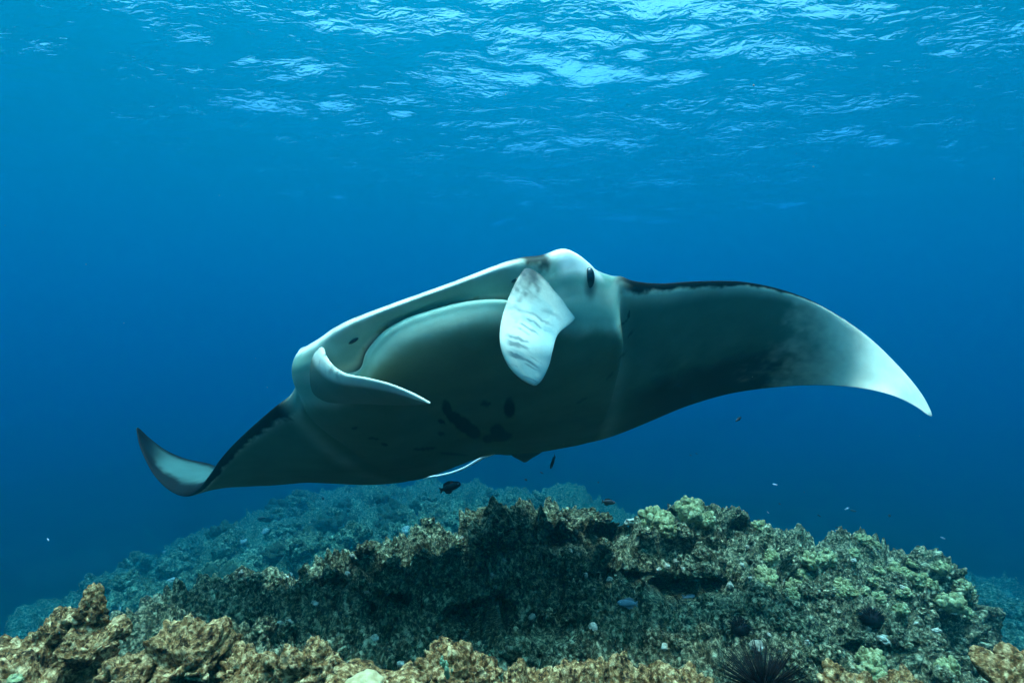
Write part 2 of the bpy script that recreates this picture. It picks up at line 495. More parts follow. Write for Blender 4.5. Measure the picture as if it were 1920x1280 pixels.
def fin_loft(rows, thick, cup, n_rows=90, n_ring=56, lead=1.0):
    """a cephalic fin: rows of (edge A, edge B); rounded section, fatter at edge A, cupped"""
    A = np.array([P(*r[0]) for r in rows]); B = np.array([P(*r[1]) for r in rows])
    A = catmull(A, n_rows); B = catmull(B, n_rows)
    th = np.interp(np.linspace(0, 1, n_rows), np.linspace(0, 1, len(thick)), thick)
    cu = np.interp(np.linspace(0, 1, n_rows), np.linspace(0, 1, len(cup)), cup)
    dirs = np.gradient((A + B) / 2, axis=0)
    out = np.zeros((n_rows, n_ring, 3)); ab = np.zeros((n_rows, n_ring))
    for i in range(n_rows):
        w = B[i] - A[i]; n = nrm(np.cross(dirs[i], w))
        if n[1] > 0: n = -n                                 # towards the viewer's side
        for j in range(n_ring):
            a = 2 * math.pi * j / n_ring
            x = (1 - math.cos(a)) / 2; s = math.sin(a)
            prof = abs(s) ** .8 * (1.0 - lead * .55 * x) * math.copysign(1, s)
            out[i, j] = A[i] + w * x + n * (th[i] * prof + cu[i] * 4 * x * (1 - x))
            ab[i, j] = x if s >= 0 else -x
    out[-1] = out[-1].mean(0)
    V = out.reshape(-1, 3)
    t = np.repeat(np.linspace(0, 1, n_rows), n_ring)
    return V, grid_faces(n_rows, n_ring, close_m=True), t, ab.ravel()

def make_manta():
    verts, faces, col, (S2, L2), C = build_manta()
    ssf = lambda a, b, x: (lambda t: t * t * (3 - 2 * t))(np.clip((x - a) / (b - a), 0, 1))
    allv, allf, allc = [verts], [faces], [col]
    off = len(verts)
    right = [((998, 488, 1.53), (1066, 496, 1.65)), ((980, 508, 1.468), (1078, 535, 1.60)), ((962, 540, 1.43), (1084, 570, 1.585)),
             ((946, 580, 1.395), (1076, 600, 1.55)), ((938, 615, 1.37), (1047, 626, 1.46)), ((938, 645, 1.35), (1037, 655, 1.40)),
             ((946, 672, 1.345), (1031, 680, 1.385)), ((962, 697, 1.345), (1023, 700, 1.375)), ((984, 715, 1.35), (1015, 714, 1.368)), ((1001, 723, 1.36), (1006, 722, 1.362))]
    left = [((616, 634, 1.60), (580, 705, 1.76)), ((606, 646, 1.525), (574, 724, 1.70)), ((609, 665, 1.478), (584, 744, 1.66)), ((624, 686, 1.435), (606, 753, 1.63)), ((648, 701, 1.39), (640, 756, 1.58)),
            ((688, 709, 1.335), (688, 757, 1.50)), ((728, 719, 1.285), (733, 759, 1.42)), ((764, 733, 1.245), (770, 759, 1.34)),
            ((790, 746, 1.215), (793, 758, 1.265)), ((806, 755, 1.20), (807, 757, 1.202))]
    rng = np.random.RandomState(4)
    for rows, th, cup, which in ((right, (.012, .017, .018, .015, .012, .009, .004), (.0, .006, .010, .010, .008, .004, 0), 0),
                                 (left, (.012, .018, .015, .011, .009, .007, .003), (.004, .010, .008, .006, .004, .002, 0), 1)):
        V, F, t, ab = fin_loft(rows, th, cup)
        nf = fbm(V * 60.0, 3, 31 + which); nz = fbm(V * 14.0, 3, 35)
        c = np.tile(np.array((.66, .68, .53)), (len(V), 1))
        def bl(m, k, c=c):
            m = np.clip(m, 0, 1)[:, None]; c[:] = c * (1 - m) + np.array(k) * m
        x = np.abs(ab)
        if which == 0:
            # slanting grey streaks across the face, dark root
            st = vnoise(np.stack([x * 1.6 + 3 * t, t * 58 - x * 9 + 1.2 * nz, 0 * t], 1), 77)
            s3 = vnoise(np.stack([x * 2.4, t * 22 - x * 5 + .8 * nz, 0 * t + 3], 1), 79)
            bl(.60 * ssf(.30, .85, x + .12 * nz), (.26, .46, .44))  # teal shading painted into the inner half of the fin
            bl(.45 * ssf(.0, .5, s3) * ssf(.06, .25, x) * ssf(.15, .35, t), (.22, .40, .38))
            bl(.75 * ssf(.28, .60, st) * ssf(.04, .16, x) * ssf(.92, .5, x) * ssf(.25, .42, t) * ssf(1.0, .9, t), (.07, .12, .13))
            bl(.90 * ssf(.40, .14, t + .10 * nf + .40 * x), (.04, .05, .055))
        else:
            bl(.75 * ssf(.25, .55, nf + .25 * nz) * ssf(.55, .2, t) * ssf(.25, .0, x), (.06, .08, .08))
            bl(.88 * ssf(.12, .24, x) * (ab < 0), (.12, .145, .09))
            bl(.88 * ssf(.12, .24, x) * (ab >= 0), (.12, .145, .09))
        allv.append(V); allf.append(F + off); allc.append(c); off += len(V)
    V = np.concatenate(allv); F = np.concatenate(allf); Cc = np.concatenate(allc)
    m = NT("manta_skin")
    at = m.new("VertexColor", layer_name="Col")
    tc = m.new("TexCoord")
    n1 = m.noise(tc.outputs["Object"], 34, 5, .6)
    n2 = m.noise(tc.outputs["Object"], 7, 4, .6)
    r1 = m.ramp(n2.outputs[0], [(.3, .80), (.7, 1.08)])
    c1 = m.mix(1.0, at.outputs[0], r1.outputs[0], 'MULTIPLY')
    bp = m.new("Bump"); bp.inputs["Strength"].default_value = .25; bp.inputs["Distance"].default_value = .004
    m.link(n1.outputs[0], bp.inputs["Height"])
    b = m.new("BsdfPrincipled")
    m.link(c1, b.inputs["Base Color"]); b.inputs["Roughness"].default_value = .55
    b.inputs["Specular IOR Level"].default_value = .05
    m.link(bp.outputs[0], b.inputs["Normal"])
    m.link(b.outputs[0], m.out.inputs[0])
    base = P(926, 700, 2.2)
    root = empty("manta_ray", base)
    tag(root, "large manta ray with white belly and black spots gliding over the reef", "manta ray")
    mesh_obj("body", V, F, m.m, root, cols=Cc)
    # eyes
    em = NT("manta_eye"); eb = em.new("BsdfPrincipled"); eb.inputs["Base Color"].default_value = (.004, .005, .007, 1); eb.inputs["Roughness"].default_value = .12
    em.link(eb.outputs[0], em.out.inputs[0])
    bx, by = project(verts)
    for c, rx, ry, rz in ((surf_at(verts, bx, by, 1106, 520)[0] + (0, .010, 0), .015, .016, .029), (P(557, 696, 1.71), .010, .02, .02)):
        bm = bmesh.new(); bmesh.ops.create_uvsphere(bm, u_segments=24, v_segments=16, radius=1)
        vv = np.array([v.co[:] for v in bm.verts]); ff = [[v.index for v in f.verts] for f in bm.faces]; bm.free()
        mesh_obj("eye", vv * (rx, ry, rz) + c, ff, em.m, root)
    # nostrils: a dark slit with a pale flap below
    for (x, y, d), s in (((663, 639, 1.487), 1), ((966, 525, 1.462), .8)):
        c = surf_at(verts, bx, by, x, y)[0]
        bm = bmesh.new(); bmesh.ops.create_uvsphere(bm, u_segments=16, v_segments=10, radius=1)
        vv = np.array([v.co[:] for v in bm.verts]); ff = [[v.index for v in f.verts] for f in bm.faces]; bm.free()
        sh = vv * (.013 * s, .010, .0055 * s); sh[:, 2] += sh[:, 0] * .55 
        mesh_obj("nostril", sh + c, ff, em.m, root)
    # whip tail
    tl = catmull(np.array([P(925, 846, 2.86), P(900, 860, 3.0), P(868, 878, 3.1), P(838, 888, 3.18), P(810, 893, 3.26), P(783, 896, 3.34), P(740, 897, 3.45)]), 60)
    tm = NT("tail_skin"); tb = tm.new("BsdfPrincipled"); tb.inputs["Base Color"].default_value = (.85, .86, .76, 1); tb.inputs["Roughness"].default_value = .5
    tm.link(tb.outputs[0], tm.out.inputs[0])
    vv, nr = [], 10
    dd = np.gradient(tl, axis=0)
    for i in range(60):
        a = nrm(np.cross(dd[i], (0, 0, 1))); b2 = nrm(np.cross(a, dd[i])); r = .0075 * (1 - .6 * i / 59) + .010 * max(0, 1 - i / 8)
        for j in range(nr):
            t = 2 * math.pi * j / nr
            vv.append(tl[i] + r * (a * math.cos(t) + b2 * math.sin(t)))
    o = mesh_obj("tail", vv, grid_faces(60, nr, True), tm.m, root)
    # pelvic fins beside the tail root
    for rows in ([((952, 838, 2.78), (1030, 832, 2.74)), ((958, 852, 2.80), (1015, 848, 2.76)), ((972, 860, 2.82), (998, 858, 2.79)), ((982, 866, 2.84), (987, 866, 2.83))],):
        Vp, Fp, t, ab = fin_loft(rows, (.016, .012, .008, .003), (.004, .003, .002, 0), 24, 20)
        mesh_obj("pelvic_fin", Vp, Fp, m.m, root, cols=np.tile(np.array((.10, .12, .09)), (len(Vp), 1)))
    return root
make_manta()

# ------------------------------------------------------------------ the reef
def shepard(cx, cz, q, power=4.0, soft=0.15):
    """height at q from scattered control points (inverse-distance weights)"""
    num = np.zeros(len(q)); den = np.zeros(len(q))
    for (x, y), z in zip(cx, cz):
        w = 1.0 / ((q[:, 0] - x) ** 2 + (q[:, 1] - y) ** 2 + soft * soft) ** (power / 2)
        num += w * z; den += w
    return num / den

def ctrl(rows):
    p = np.array([P(*r) for r in rows])
    return p[:, :2], p[:, 2]

def reef_material(name, base, pale, dark, tint, scale=1.0, bump=.012, spots=.5):
    m = NT(name)
    tc = m.new("NewGeometry"); v = tc.outputs["Position"]
    a = m.noise(v, 5.5 * scale, 6, .62, .4)
    b = m.noise(v, 42 * scale, 6, .68, .2)
    c = m.noise(v, 95 * scale, 4, .7)
    vo = m.new("TexVoronoi"); vo.inputs["Scale"].default_value = 60 * scale; m.link(v, vo.inputs["Vector"])
    col = m.ramp(b.outputs[0], [(.40, dark), (.52, base), (.66, pale)])
    t = m.ramp(a.outputs[0], [(.44, 0.0), (.62, 1.0)])
    col2 = m.mix(t.outputs[0], col.outputs[0], tint, 'MIX')
    half = m.mix(.55, col.outputs[0], col2)
    s = m.ramp(c.outputs[0], [(.52, 0.0), (.68, 1.0)])
    sp = m.new("Math", operation='MULTIPLY'); m.link(s.outputs[0], sp.inputs[0]); sp.inputs[1].default_value = spots
    half = m.mix(sp.outputs[0], half, pale)
    s2 = m.ramp(c.outputs[0], [(.30, 1.0), (.44, 0.0)])
    sp2 = m.new("Math", operation='MULTIPLY'); m.link(s2.outputs[0], sp2.inputs[0]); sp2.inputs[1].default_value = .7
    half = m.mix(sp2.outputs[0], half, dark)
    bs = m.new("BsdfPrincipled"); m.link(half, bs.inputs["Base Color"])
    bs.inputs["Roughness"].default_value = .8; bs.inputs["Specular IOR Level"].default_value = .1
    ad = m.new("Math", operation='ADD'); m.link(c.outputs[0], ad.inputs[0]); m.link(vo.outputs["Distance"], ad.inputs[1])
    bp = m.new("Bump"); bp.inputs["Strength"].default_value = .9; bp.inputs["Distance"].default_value = bump
    m.link(ad.outputs[0], bp.inputs["Height"]); m.link(bp.outputs[0], bs.inputs["Normal"])
    m.link(bs.outputs[0], m.out.inputs[0])
    return m.m

M_OUT = reef_material("reef_rock", (.070, .074, .030), (.56, .55, .32), (.004, .004, .0025), (.036, .030, .014))
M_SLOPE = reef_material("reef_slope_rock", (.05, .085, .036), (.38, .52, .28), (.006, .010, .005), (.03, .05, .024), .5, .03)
M_FORE = reef_material("algae_rock", (.19, .095, .028), (.70, .50, .24), (.008, .004, .002), (.10, .046, .012), 1.5, .007)
M_YEL = reef_material("yellow_coral", (.22, .23, .09), (.50, .50, .28), (.05, .05, .02), (.26, .27, .11), 1.0, .006, .4)
M_PALE = reef_material("pale_stone", (.40, .39, .28), (.60, .58, .46), (.16, .15, .10), (.34, .34, .24), 1.2, .004, .3)
M_DARKC = reef_material("dark_coral", (.03, .05, .022), (.10, .15, .07), (.008, .012, .006), (.025, .045, .02), 1.0, .01, .3)

def rough(V, N, amp, seed, lac=1.0, big=1.0):
    """knobbly coral rock: warped, rounded lumps on three scales plus grit, pushed along N and sideways"""
    q = V + .05 * lac * np.stack([vnoise(V * 4.1 / lac, seed + k) for k in range(3)], 1)
    f1, r1 = worley(q / (.42 * lac), seed + 11)
    f2, r2 = worley(q / (.150 * lac), seed + 12)
    f3, r3 = worley(q / (.055 * lac), seed + 13)
    f4, r4 = worley(q / (.024 * lac), seed + 14)
    dome = lambda f: .45 - f * f * 1.25
    h = (big * .24 * dome(f1) * (.5 + r1) + .13 * dome(f2) * (.3 + 1.3 * r2) + .095 * dome(f3) * (.2 + 1.5 * r3)
         + .036 * dome(f4) * (.2 + 1.5 * r4) + .012 * fbm(q / (.03 * lac), 3, seed + 5)) * lac * amp
    h -= h.mean()
    pit = np.clip(vnoise(q / (.17 * lac), seed + 40) - .22, 0, 1)
    h -= .42 * pit * lac * amp
    side = .040 * np.stack([vnoise(q / (.12 * lac), seed + 60 + k) for k in range(3)], 1) + .006 * np.stack([vnoise(q / (.04 * lac), seed + 70 + k) for k in range(3)], 1)
    return V + N * h[:, None] + side * lac * amp * np.array((1, 1, .5))

def height_patch(xs, ys, hfun):
    X, Y = np.meshgrid(xs, ys, indexing='ij')
    q = np.stack([X.ravel(), Y.ravel()], 1)
    Z = hfun(q).reshape(X.shape)
    gx = np.gradient(Z, xs, axis=0); gy = np.gradient(Z, ys, axis=1)
    N = nrm(np.stack([-gx, -gy, np.ones_like(Z)], -1).reshape(-1, 3))
    V = np.stack([X, Y, Z], -1).reshape(-1, 3)
    return V, N, grid_faces(len(xs), len(ys))

def sheet_at(V, x, y, r=5.0):
    px, py = project(V)
    m = (np.abs(px - x) < r) & (np.abs(py - y) < r)
    return V[m][np.argmin(V[m][:, 1])] if m.any() else None

# ---- the outcrop under the manta
OUT = [(380, 1135, 2.25), (440, 1115, 2.3), (500, 1097, 2.35), (620, 1072, 2.45), (700, 1045, 2.55), (760, 1023, 2.6), (850, 1002, 2.7), (930, 972, 2.75),
       (1000, 957, 2.8), (1060, 942, 2.85), (1090, 940, 2.85), (1130, 972, 2.9), (1160, 990, 2.95), (1200, 948, 3.0), (1240, 940, 3.0), (1290, 942, 3.0), (1350, 958, 2.95),
       (1405, 968, 2.9), (1440, 992, 2.95), (1500, 1005, 3.0), (1560, 1020, 3.0), (1630, 1034, 3.0), (1700, 1010, 3.0), (1760, 1022, 3.0), (1810, 1038, 3.0), (1845, 1065, 2.95),
       (1855, 1110, 2.8), (1840, 1180, 2.55), (1825, 1250, 2.3), (1812, 1330, 2.1),
       # face and ledges
       (640, 1150, 1.95), (520, 1170, 1.9), (760, 1110, 2.15), (860, 1075, 2.35), (960, 1040, 2.55), (1060, 1000, 2.65), (1060, 1050, 2.5), (1180, 1050, 2.55), (1300, 1040, 2.6), (1400, 1050, 2.55),
       (900, 1140, 2.1), (1000, 1110, 2.25), (1100, 1120, 2.2), (1250, 1085, 2.45), (1350, 1110, 2.35), (1480, 1090, 2.5), (1600, 1090, 2.55), (1720, 1080, 2.6), (1800, 1110, 2.6),
       (700, 1200, 1.75), (860, 1190, 1.8), (1000, 1180, 1.9), (1150, 1175, 1.95), (1300, 1170, 2.0), (1450, 1160, 2.1), (1600, 1160, 2.15), (1750, 1170, 2.2),
       (600, 1250, 1.5), (800, 1255, 1.5), (1000, 1250, 1.55), (1200, 1250, 1.6), (1400, 1245, 1.6), (1600, 1250, 1.65), (1750, 1260, 1.7), (400, 1240, 1.6),
       (400, 1350, 1.35), (800, 1360, 1.35), (1200, 1370, 1.35), (1600, 1380, 1.35), (1900, 1400, 1.5), (200, 1300, 1.7), (330, 1180, 2.1)]
BACK = [(.50, 3.2, -1.25), (.47, 3.45, -1.6), (-1.6, 3.0, -1.9), (-.9, 3.4, -1.9), (0, 3.7, -1.9), (.8, 3.9, -1.9), (1.6, 3.9, -2.0), (2.6, 3.9, -2.1), (3.3, 3.4, -2.6), (3.2, 2.6, -2.6), (3.0, 2.0, -2.4), (2.58, 3.05, -2.3), (2.5, 2.75, -2.3), (2.28, 2.45, -2.2), (2.08, 2.15, -2.0), (1.95, 1.8, -1.8), (1.86, 1.4, -1.7), (2.9, 3.5, -2.4), (-2.0, 2.4, -1.8), (-2.2, 1.6, -1.6),
        (-1.2, 4.2, -2.3), (0.5, 4.4, -2.4), (2.2, 4.5, -2.5), (3.8, 3.0, -2.8)]
cxy, cz = ctrl(OUT)
bk = np.array(BACK)
cxy = np.concatenate([cxy, bk[:, :2]]); cz = np.concatenate([cz, bk[:, 2]])
xs = np.arange(-2.3, 3.7, .0062); ys = np.concatenate([np.arange(1.25, 3.2, .0062), np.arange(3.2, 4.3, .02)])
V, N, F = height_patch(xs, ys, lambda q: shepard(cxy, cz, q, 5.0, .10))
V[:, 2] -= .055
V = rough(V, N, 1.05, 100, .8, .6)
# caves and hollows driven back into the face
for x, y, d, rx, ry, dep in [(1290, 1112, 2.4, 70, 20, .30), (1345, 1106, 2.4, 30, 18, .25), (920, 1150, 2.1, 32, 22, .30), (870, 1165, 2.0, 38, 24, .25), (1048, 1015, 2.65, 20, 18, .22),
                             (1140, 1000, 2.75, 30, 16, .30), (745, 1130, 2.1, 36, 11, .22), (1390, 1010, 2.8, 20, 30, .22), (1180, 1085, 2.45, 70, 10, .22), (1250, 970, 2.9, 32, 10, .25),
                             (1040, 1190, 1.9, 40, 30, .22), (1375, 1172, 2.0, 20, 18, .2), (1650, 1220, 1.9, 60, 16, .2), (620, 1098, 2.35, 26, 10, .2), (1560, 1120, 2.4, 30, 12, .15), (690, 1150, 1.95, 14, 16, .18)]:
    px, py = project(V)
    r = ((px - x) / rx) ** 2 + ((py - y) / ry) ** 2
    w = np.exp(-r ** 2) * (np.abs(V[:, 1] - d) < .6)
    V = V + w[:, None] * np.array((0, dep, -.25 * dep))
OUTV = V
o = mesh_obj("reef", V, F, M_OUT)
tag(o, "knobbly grey-brown coral rock outcrop under the manta", "reef", kind="structure")

# ---- the slope beyond
SLO = [(-3.2, 10, -2.63), (.68, 9, -2.4), (-4.94, 6.5, -2.99), (-4.73, 9, -3.12), (-4.95, 5.5, -2.84), (-3.24, 7.5, -2.53), (-1.46, 6, -2.03), (-2.63, 5, -2.16), (-.72, 7, -2.1),
       (-2.0, 9.5, -2.5), (-.6, 9.5, -2.45), (-3.0, 4.0, -2.0), (-1.0, 4.5, -1.95), (1.0, 5, -2.2), (2.5, 6, -2.5), (2, 9, -2.9), (5.2, 6, -2.9), (4.0, 4.2, -2.7), (7, 8, -3.6), (4.5, 9, -3.5), (6.8, 5.2, -3.0),
       (-7, 6, -4.6), (-7.5, 9, -4.9), (-6.2, 4, -4.2), (-6, 11.5, -4.6), (-3, 13, -4.4), (0, 12.5, -4.2), (3, 12.5, -4.6), (6, 12, -5.0), (-9.5, 9, -6.3), (-9, 13, -6.3), (-3, 16, -6.2), (1, 16, -6.2), (6, 16, -6.4), (9, 10, -5.2), (9.5, 6, -4.6),
       (-9, 4, -6), (-3.5, 2.4, -2.1), (-5, 3, -3.2), (-7.5, 2, -5.0), (0, 3, -2.5), (3, 2.5, -2.6), (6, 3, -3.2), (9.5, 2.5, -4.8), (-2.4, 1.4, -1.9)]
sl = np.array(SLO, float) * 1.5
xs = np.concatenate([np.arange(-15, -9, .09), np.arange(-9, 6, .036), np.arange(6, 15, .07)])
ys = np.concatenate([np.arange(2.0, 5.4, .09), np.arange(5.4, 16.5, .042), np.arange(16.5, 25, .13)])
V, N, F = height_patch(xs, ys, lambda q: shepard(sl[:, :2], sl[:, 2], q, 3.2, 1.2))
V = rough(V, N, .75, 300, 2.8)
SLOV = V
o = mesh_obj("reef_slope", V, F, M_SLOPE)
tag(o, "hazy teal reef slope falling away behind the outcrop", "reef slope", kind="structure")

# ---- foreground rocks
def rock(name, c, rad, seed, label, mat, amp=.5, lac=.42, sub=6, flat=0.0, rotz=0.0, group=None, cat="rock"):
    bm = bmesh.new(); bmesh.ops.create_icosphere(bm, subdivisions=sub, radius=1)
    n = np.array([v.co[:] for v in bm.verts]); f = np.array([[v.index for v in g.verts] for g in bm.faces]); bm.free()
    rad = np.array(rad, float)
    q = n * (1 + .22 * fbm(n * 1.6, 2, seed))[:, None]
    if flat: q[:, 2] = np.where(q[:, 2] > 0, q[:, 2] * (1 - flat * np.exp(-(q[:, 0] ** 2 + q[:, 1] ** 2) * 1.2)), q[:, 2])
    V = q * rad
    N = nrm(n / rad)
    V = rough(V * .86 + 13.7 * seed, N, amp, seed, lac, .35) - 13.7 * seed
    ca, sa = math.cos(rotz), math.sin(rotz)
    V = V @ np.array(((ca, sa, 0), (-sa, ca, 0), (0, 0, 1)))
    o = mesh_obj(name, V, f, mat)
    o.location = tuple(float(k) for k in c)
    tag(o, label, cat, group)
    return o, V + np.asarray(c)

FORE = [
    ("coral_rock", (40, 1305, 1.08), (.17, .16, .115), 1, "dark brown knobbly rock left of the small cave in the reef edge"),
    ("coral_rock", (100, 1215, 1.14), (.075, .08, .075), 2, "small brown rock leaning against the pinnacle's foot"),
    ("coral_pinnacle", (173, 1160, 1.16), (.040, .045, .062), 3, "upright knobbly coral pinnacle rising above the cave"),
    ("coral_rock", (165, 1203, 1.10), (.062, .07, .022), 4, "flat rock ledge roofing the small dark cave"),
    ("coral_rock", (250, 1290, 1.06), (.062, .08, .072), 5, "brown rock forming the cave's inner wall below the pinnacle"),
    ("coral_rock", (355, 1238, 1.08), (.092, .10, .072), 6, "golden brown flat-topped rock beside the cave rock"),
    ("coral_rock", (465, 1270, 1.06), (.060, .07, .052), 7, "small golden rock between the flat-topped rock and knobbly lumps"),
    ("coral_rock", (575, 1262, 1.06), (.085, .08, .060), 8, "cluster-like lumpy golden rock next to the smooth plate coral"),
    ("plate_coral", (705, 1300, 0.98), (.100, .10, .052), 9, "broad tan plate coral with a smooth pale crown"),
    ("coral_rock", (865, 1270, 1.10), (.085, .08, .065), 10, "brown knobbly rock beyond the tan plate coral"),
    ("coral_rock", (985, 1292, 1.08), (.070, .08, .045), 11, "low golden rock with scattered pale grit beside the green sprig"),
    ("coral_rock", (1110, 1302, 1.10), (.105, .09, .055), 12, "wide low rock crusted in golden algae"),
    ("coral_rock", (1270, 1308, 1.12), (.100, .09, .050), 13, "low golden rock touching the long-spined urchin"),
    ("coral_rock", (1590, 1318, 1.05), (.075, .08, .052), 14, "low tan rock past the long-spined urchin"),
    ("lump_coral", (1915, 1285, 0.95), (.078, .09, .058), 15, "bright tan lumpy coral standing apart in front of the reef wall"),
    ("coral_rock", (1720, 1335, 1.02), (.090, .08, .050), 16, "low tan rock in front of the lumpy bright coral"),
]
for nm, c, rad, sd, lab in FORE:
    if nm == "plate_coral": rock(nm, P(*c), rad, sd, lab, M_FORE, .20, .36, 6, .35, cat="coral")
    elif nm == "lump_coral": rock(nm, P(*c), rad, sd, lab, M_FORE, .34, .40, 6, cat="coral")
    else: rock(nm, P(*c), rad, sd, lab, M_FORE, .60, .36, 6)
M_SAND = reef_material("smooth_coral_skin", (.42, .33, .16), (.50, .40, .22), (.32, .24, .11), (.40, .31, .15), 1, .001, .2)
rock("smooth_coral", P(683, 1286, .93), (.036, .035, .020), 21, "smooth pale yellow coral crown on the tan plate coral", M_SAND, .10, .5, 5, cat="coral")
rock("smooth_coral", P(30, 1272, .98), (.012, .012, .008), 22, "small smooth yellow coral button on the dark brown rock", M_YEL, .10, .3, 4, cat="coral")

# ------------------------------------------------------------------ corals, stones, urchins
def sphere_pts(sub):
    bm = bmesh.new(); bmesh.ops.create_icosphere(bm, subdivisions=sub, radius=1)
    n = np.array([v.co[:] for v in bm.verts]); f = np.array([[v.index for v in g.verts] for g in bm.faces]); bm.free()
    return n, f

def lobe_mesh(name, seed, n_lobes, mat, tall=1.0):
    """a head of rounded lobes packed over a dome, unit radius"""
    rng = np.random.RandomState(seed)
    n, f = sphere_pts(3)
    VV, FF, off = [], [], 0
    base = n * (.72, .72, .55 * tall) * (1 + .15 * fbm(n * 2.2, 2, seed))[:, None]
    VV.append(base); FF.append(f); off += len(n)
    for k in range(n_lobes):
        z = rng.uniform(-.1, 1) ** 1.0; a = rng.uniform(0, 2 * math.pi); rr = math.sqrt(max(0, 1 - z * z))
        c = np.array((rr * math.cos(a) * .72, rr * math.sin(a) * .72, z * .6 * tall))
        r = rng.uniform(.10, .30)
        d = nrm(c + (0, 0, .3))
        v = n * r * (1 + .22 * fbm(n * 2.6 + k * 7, 2, seed + k))[:, None]
        v = v + d * (v @ d)[:, None] * rng.uniform(.1, .7)
        VV.append(v + c); FF.append(f + off); off += len(n)
    V = np.concatenate(VV); F = np.concatenate(FF)
    o = mesh_obj(name, V, F, mat); me = o.data
    bpy.data.objects.remove(o)
    return me

def stone_mesh(name, seed, mat):
    n, f = sphere_pts(4)
    V = n * (1 + .35 * fbm(n * 1.3 + seed, 2, seed) + .12 * fbm(n * 4 + seed, 3, seed + 3))[:, None] * (1, .85, .7)
    o = mesh_obj(name, V, f, mat); me = o.data
    bpy.data.objects.remove(o)
    return me

def place(name, me, loc, size, rng, label, cat, group, tilt=.4):
    o = bpy.data.objects.new(name, me); COL.objects.link(o)
    o.location = tuple(float(c) for c in loc)
    o.scale = (size * rng.uniform(.85, 1.15), size * rng.uniform(.85, 1.15), size * rng.uniform(.8, 1.2))
    o.rotation_euler = (rng.uniform(-tilt, tilt), rng.uniform(-tilt, tilt), rng.uniform(0, 6.28))
    return tag(o, label, cat, group)

LOBE_Y = [lobe_mesh("yellow_lobe_coral", 40 + k, 46, M_YEL, 1.0 + .2 * k) for k in range(3)]
LOBE_O = [lobe_mesh("olive_lobe_coral", 50 + k, 46, M_OUT, .9 + .15 * k) for k in range(3)]
LOBE_D = [lobe_mesh("dark_lobe_coral", 60 + k, 24, M_DARKC, 1.1) for k in range(2)]
LOBE_S = [lobe_mesh("slope_coral", 70 + k, 26, M_SLOPE, 1.0) for k in range(3)]
STONE = [stone_mesh("pale_stone", 80 + k, M_PALE) for k in range(4)]
rng = random.Random(5)
opx, opy = project(OUTV); spx, spy = project(SLOV)
def on_sheet(V, px, py, x, y, r=6):
    m = (np.abs(px - x) < r) & (np.abs(py - y) < r)
    if m.any():
        W = V[m]; return W[np.argmin(W[:, 1])]
    if r < 8: return None
    return V[np.argmin((px - x) ** 2 + (py - y) ** 2)]

# individually recognisable corals on the outcrop
NAMED = [
    (1225, 968, .085, 0, "wide yellow lobe coral on the crest beside the white stone"),
    (1290, 952, .075, 1, "tall yellow lobe coral on the outcrop's highest shoulder"),
    (1262, 985, .050, 2, "yellow lobe coral overhanging the dark hollow below the crest"),
    (1330, 972, .060, 0, "yellow lobe coral running down from the highest shoulder"),
    (1418, 978, .045, 1, "small yellow lobe coral at the step in the crest"),
    (1800, 1096, .050, 2, "bright yellow-green coral clump on the end of the reef wall"),
    (1792, 1128, .062, 0, "bright yellow-green coral hanging lower on the end of the reef wall"),
    (1812, 1140, .045, 1, "smallest yellow-green coral on the end of the reef wall"),
    (1435, 1075, .055, 0, "yellow coral low on the wall under the crest step"),
    (1640, 1240, .045, 1, "yellowish coral on the shaded foot of the reef wall"),
]
for x, y, s, k, lab in NAMED:
    p = on_sheet(OUTV, opx, opy, x, y, 9)
    if p is not None: place("lobe_coral", LOBE_Y[k], p + (0, .01, -.15 * s), s, rng, lab, "coral", None)
p = on_sheet(OUTV, opx, opy, 1175, 975, 9)
place("pale_stone", STONE[0], p, .032, rng, "white pointed stone on the crest beside the wide yellow coral", "stone", None)
p = on_sheet(OUTV, opx, opy, 1412, 1202, 9)
place("pale_stone", STONE[1], p, .030, rng, "smooth pale rounded stone above the long-spined urchin", "stone", None)
p = on_sheet(OUTV, opx, opy, 1650, 1205, 9)
place("pale_stone", STONE[2], p, .026, rng, "flat pale slab jutting from the reef wall below the round urchin", "stone", None)

# crest corals along the right-hand wall top, and scattered heads over the outcrop
def scatter(V, px, py, xr, yr, n, meshes, size, name, label, cat, group, tilt=.4, sink=.2):
    k = 0; tries = 0
    while k < n and tries < n * 20:
        tries += 1
        x, y = rng.uniform(*xr), rng.uniform(*yr)
        p = on_sheet(V, px, py, x, y)
        if p is None: continue
        s = rng.uniform(*size)
        place(name, rng.choice(meshes), p + (0, 0, -sink * s), s, rng, label, cat, group, tilt)
        k += 1
scatter(OUTV, opx, opy, (1440, 1850), (1000, 1120), 26, LOBE_Y, (.020, .050), "lobe_coral", "olive yellow lobe coral along the top of the long reef wall", "coral", "corals on the long reef wall")
scatter(OUTV, opx, opy, (1420, 1820), (1080, 1270), 60, LOBE_O + LOBE_O + LOBE_Y[:1], (.022, .050), "lobe_coral", "small olive lobe coral on the face of the long reef wall", "coral", "corals on the reef wall face")
scatter(OUTV, opx, opy, (450, 1420), (950, 1250), 90, LOBE_O, (.018, .045), "lobe_coral", "small grey-brown lobe coral on the outcrop's broad side", "coral", "corals on the outcrop side")
scatter(OUTV, opx, opy, (430, 1820), (960, 1270), 70, STONE, (.006, .016), "pale_stone", "small pale stone lying loose on the outcrop", "stone", "loose pale stones on the outcrop")
scatter(SLOV, spx, spy, (150, 1060), (915, 1180), 110, LOBE_S, (.13, .32), "slope_coral", "teal hazed coral head on the reef slope beyond", "coral", "coral heads on the far slope")
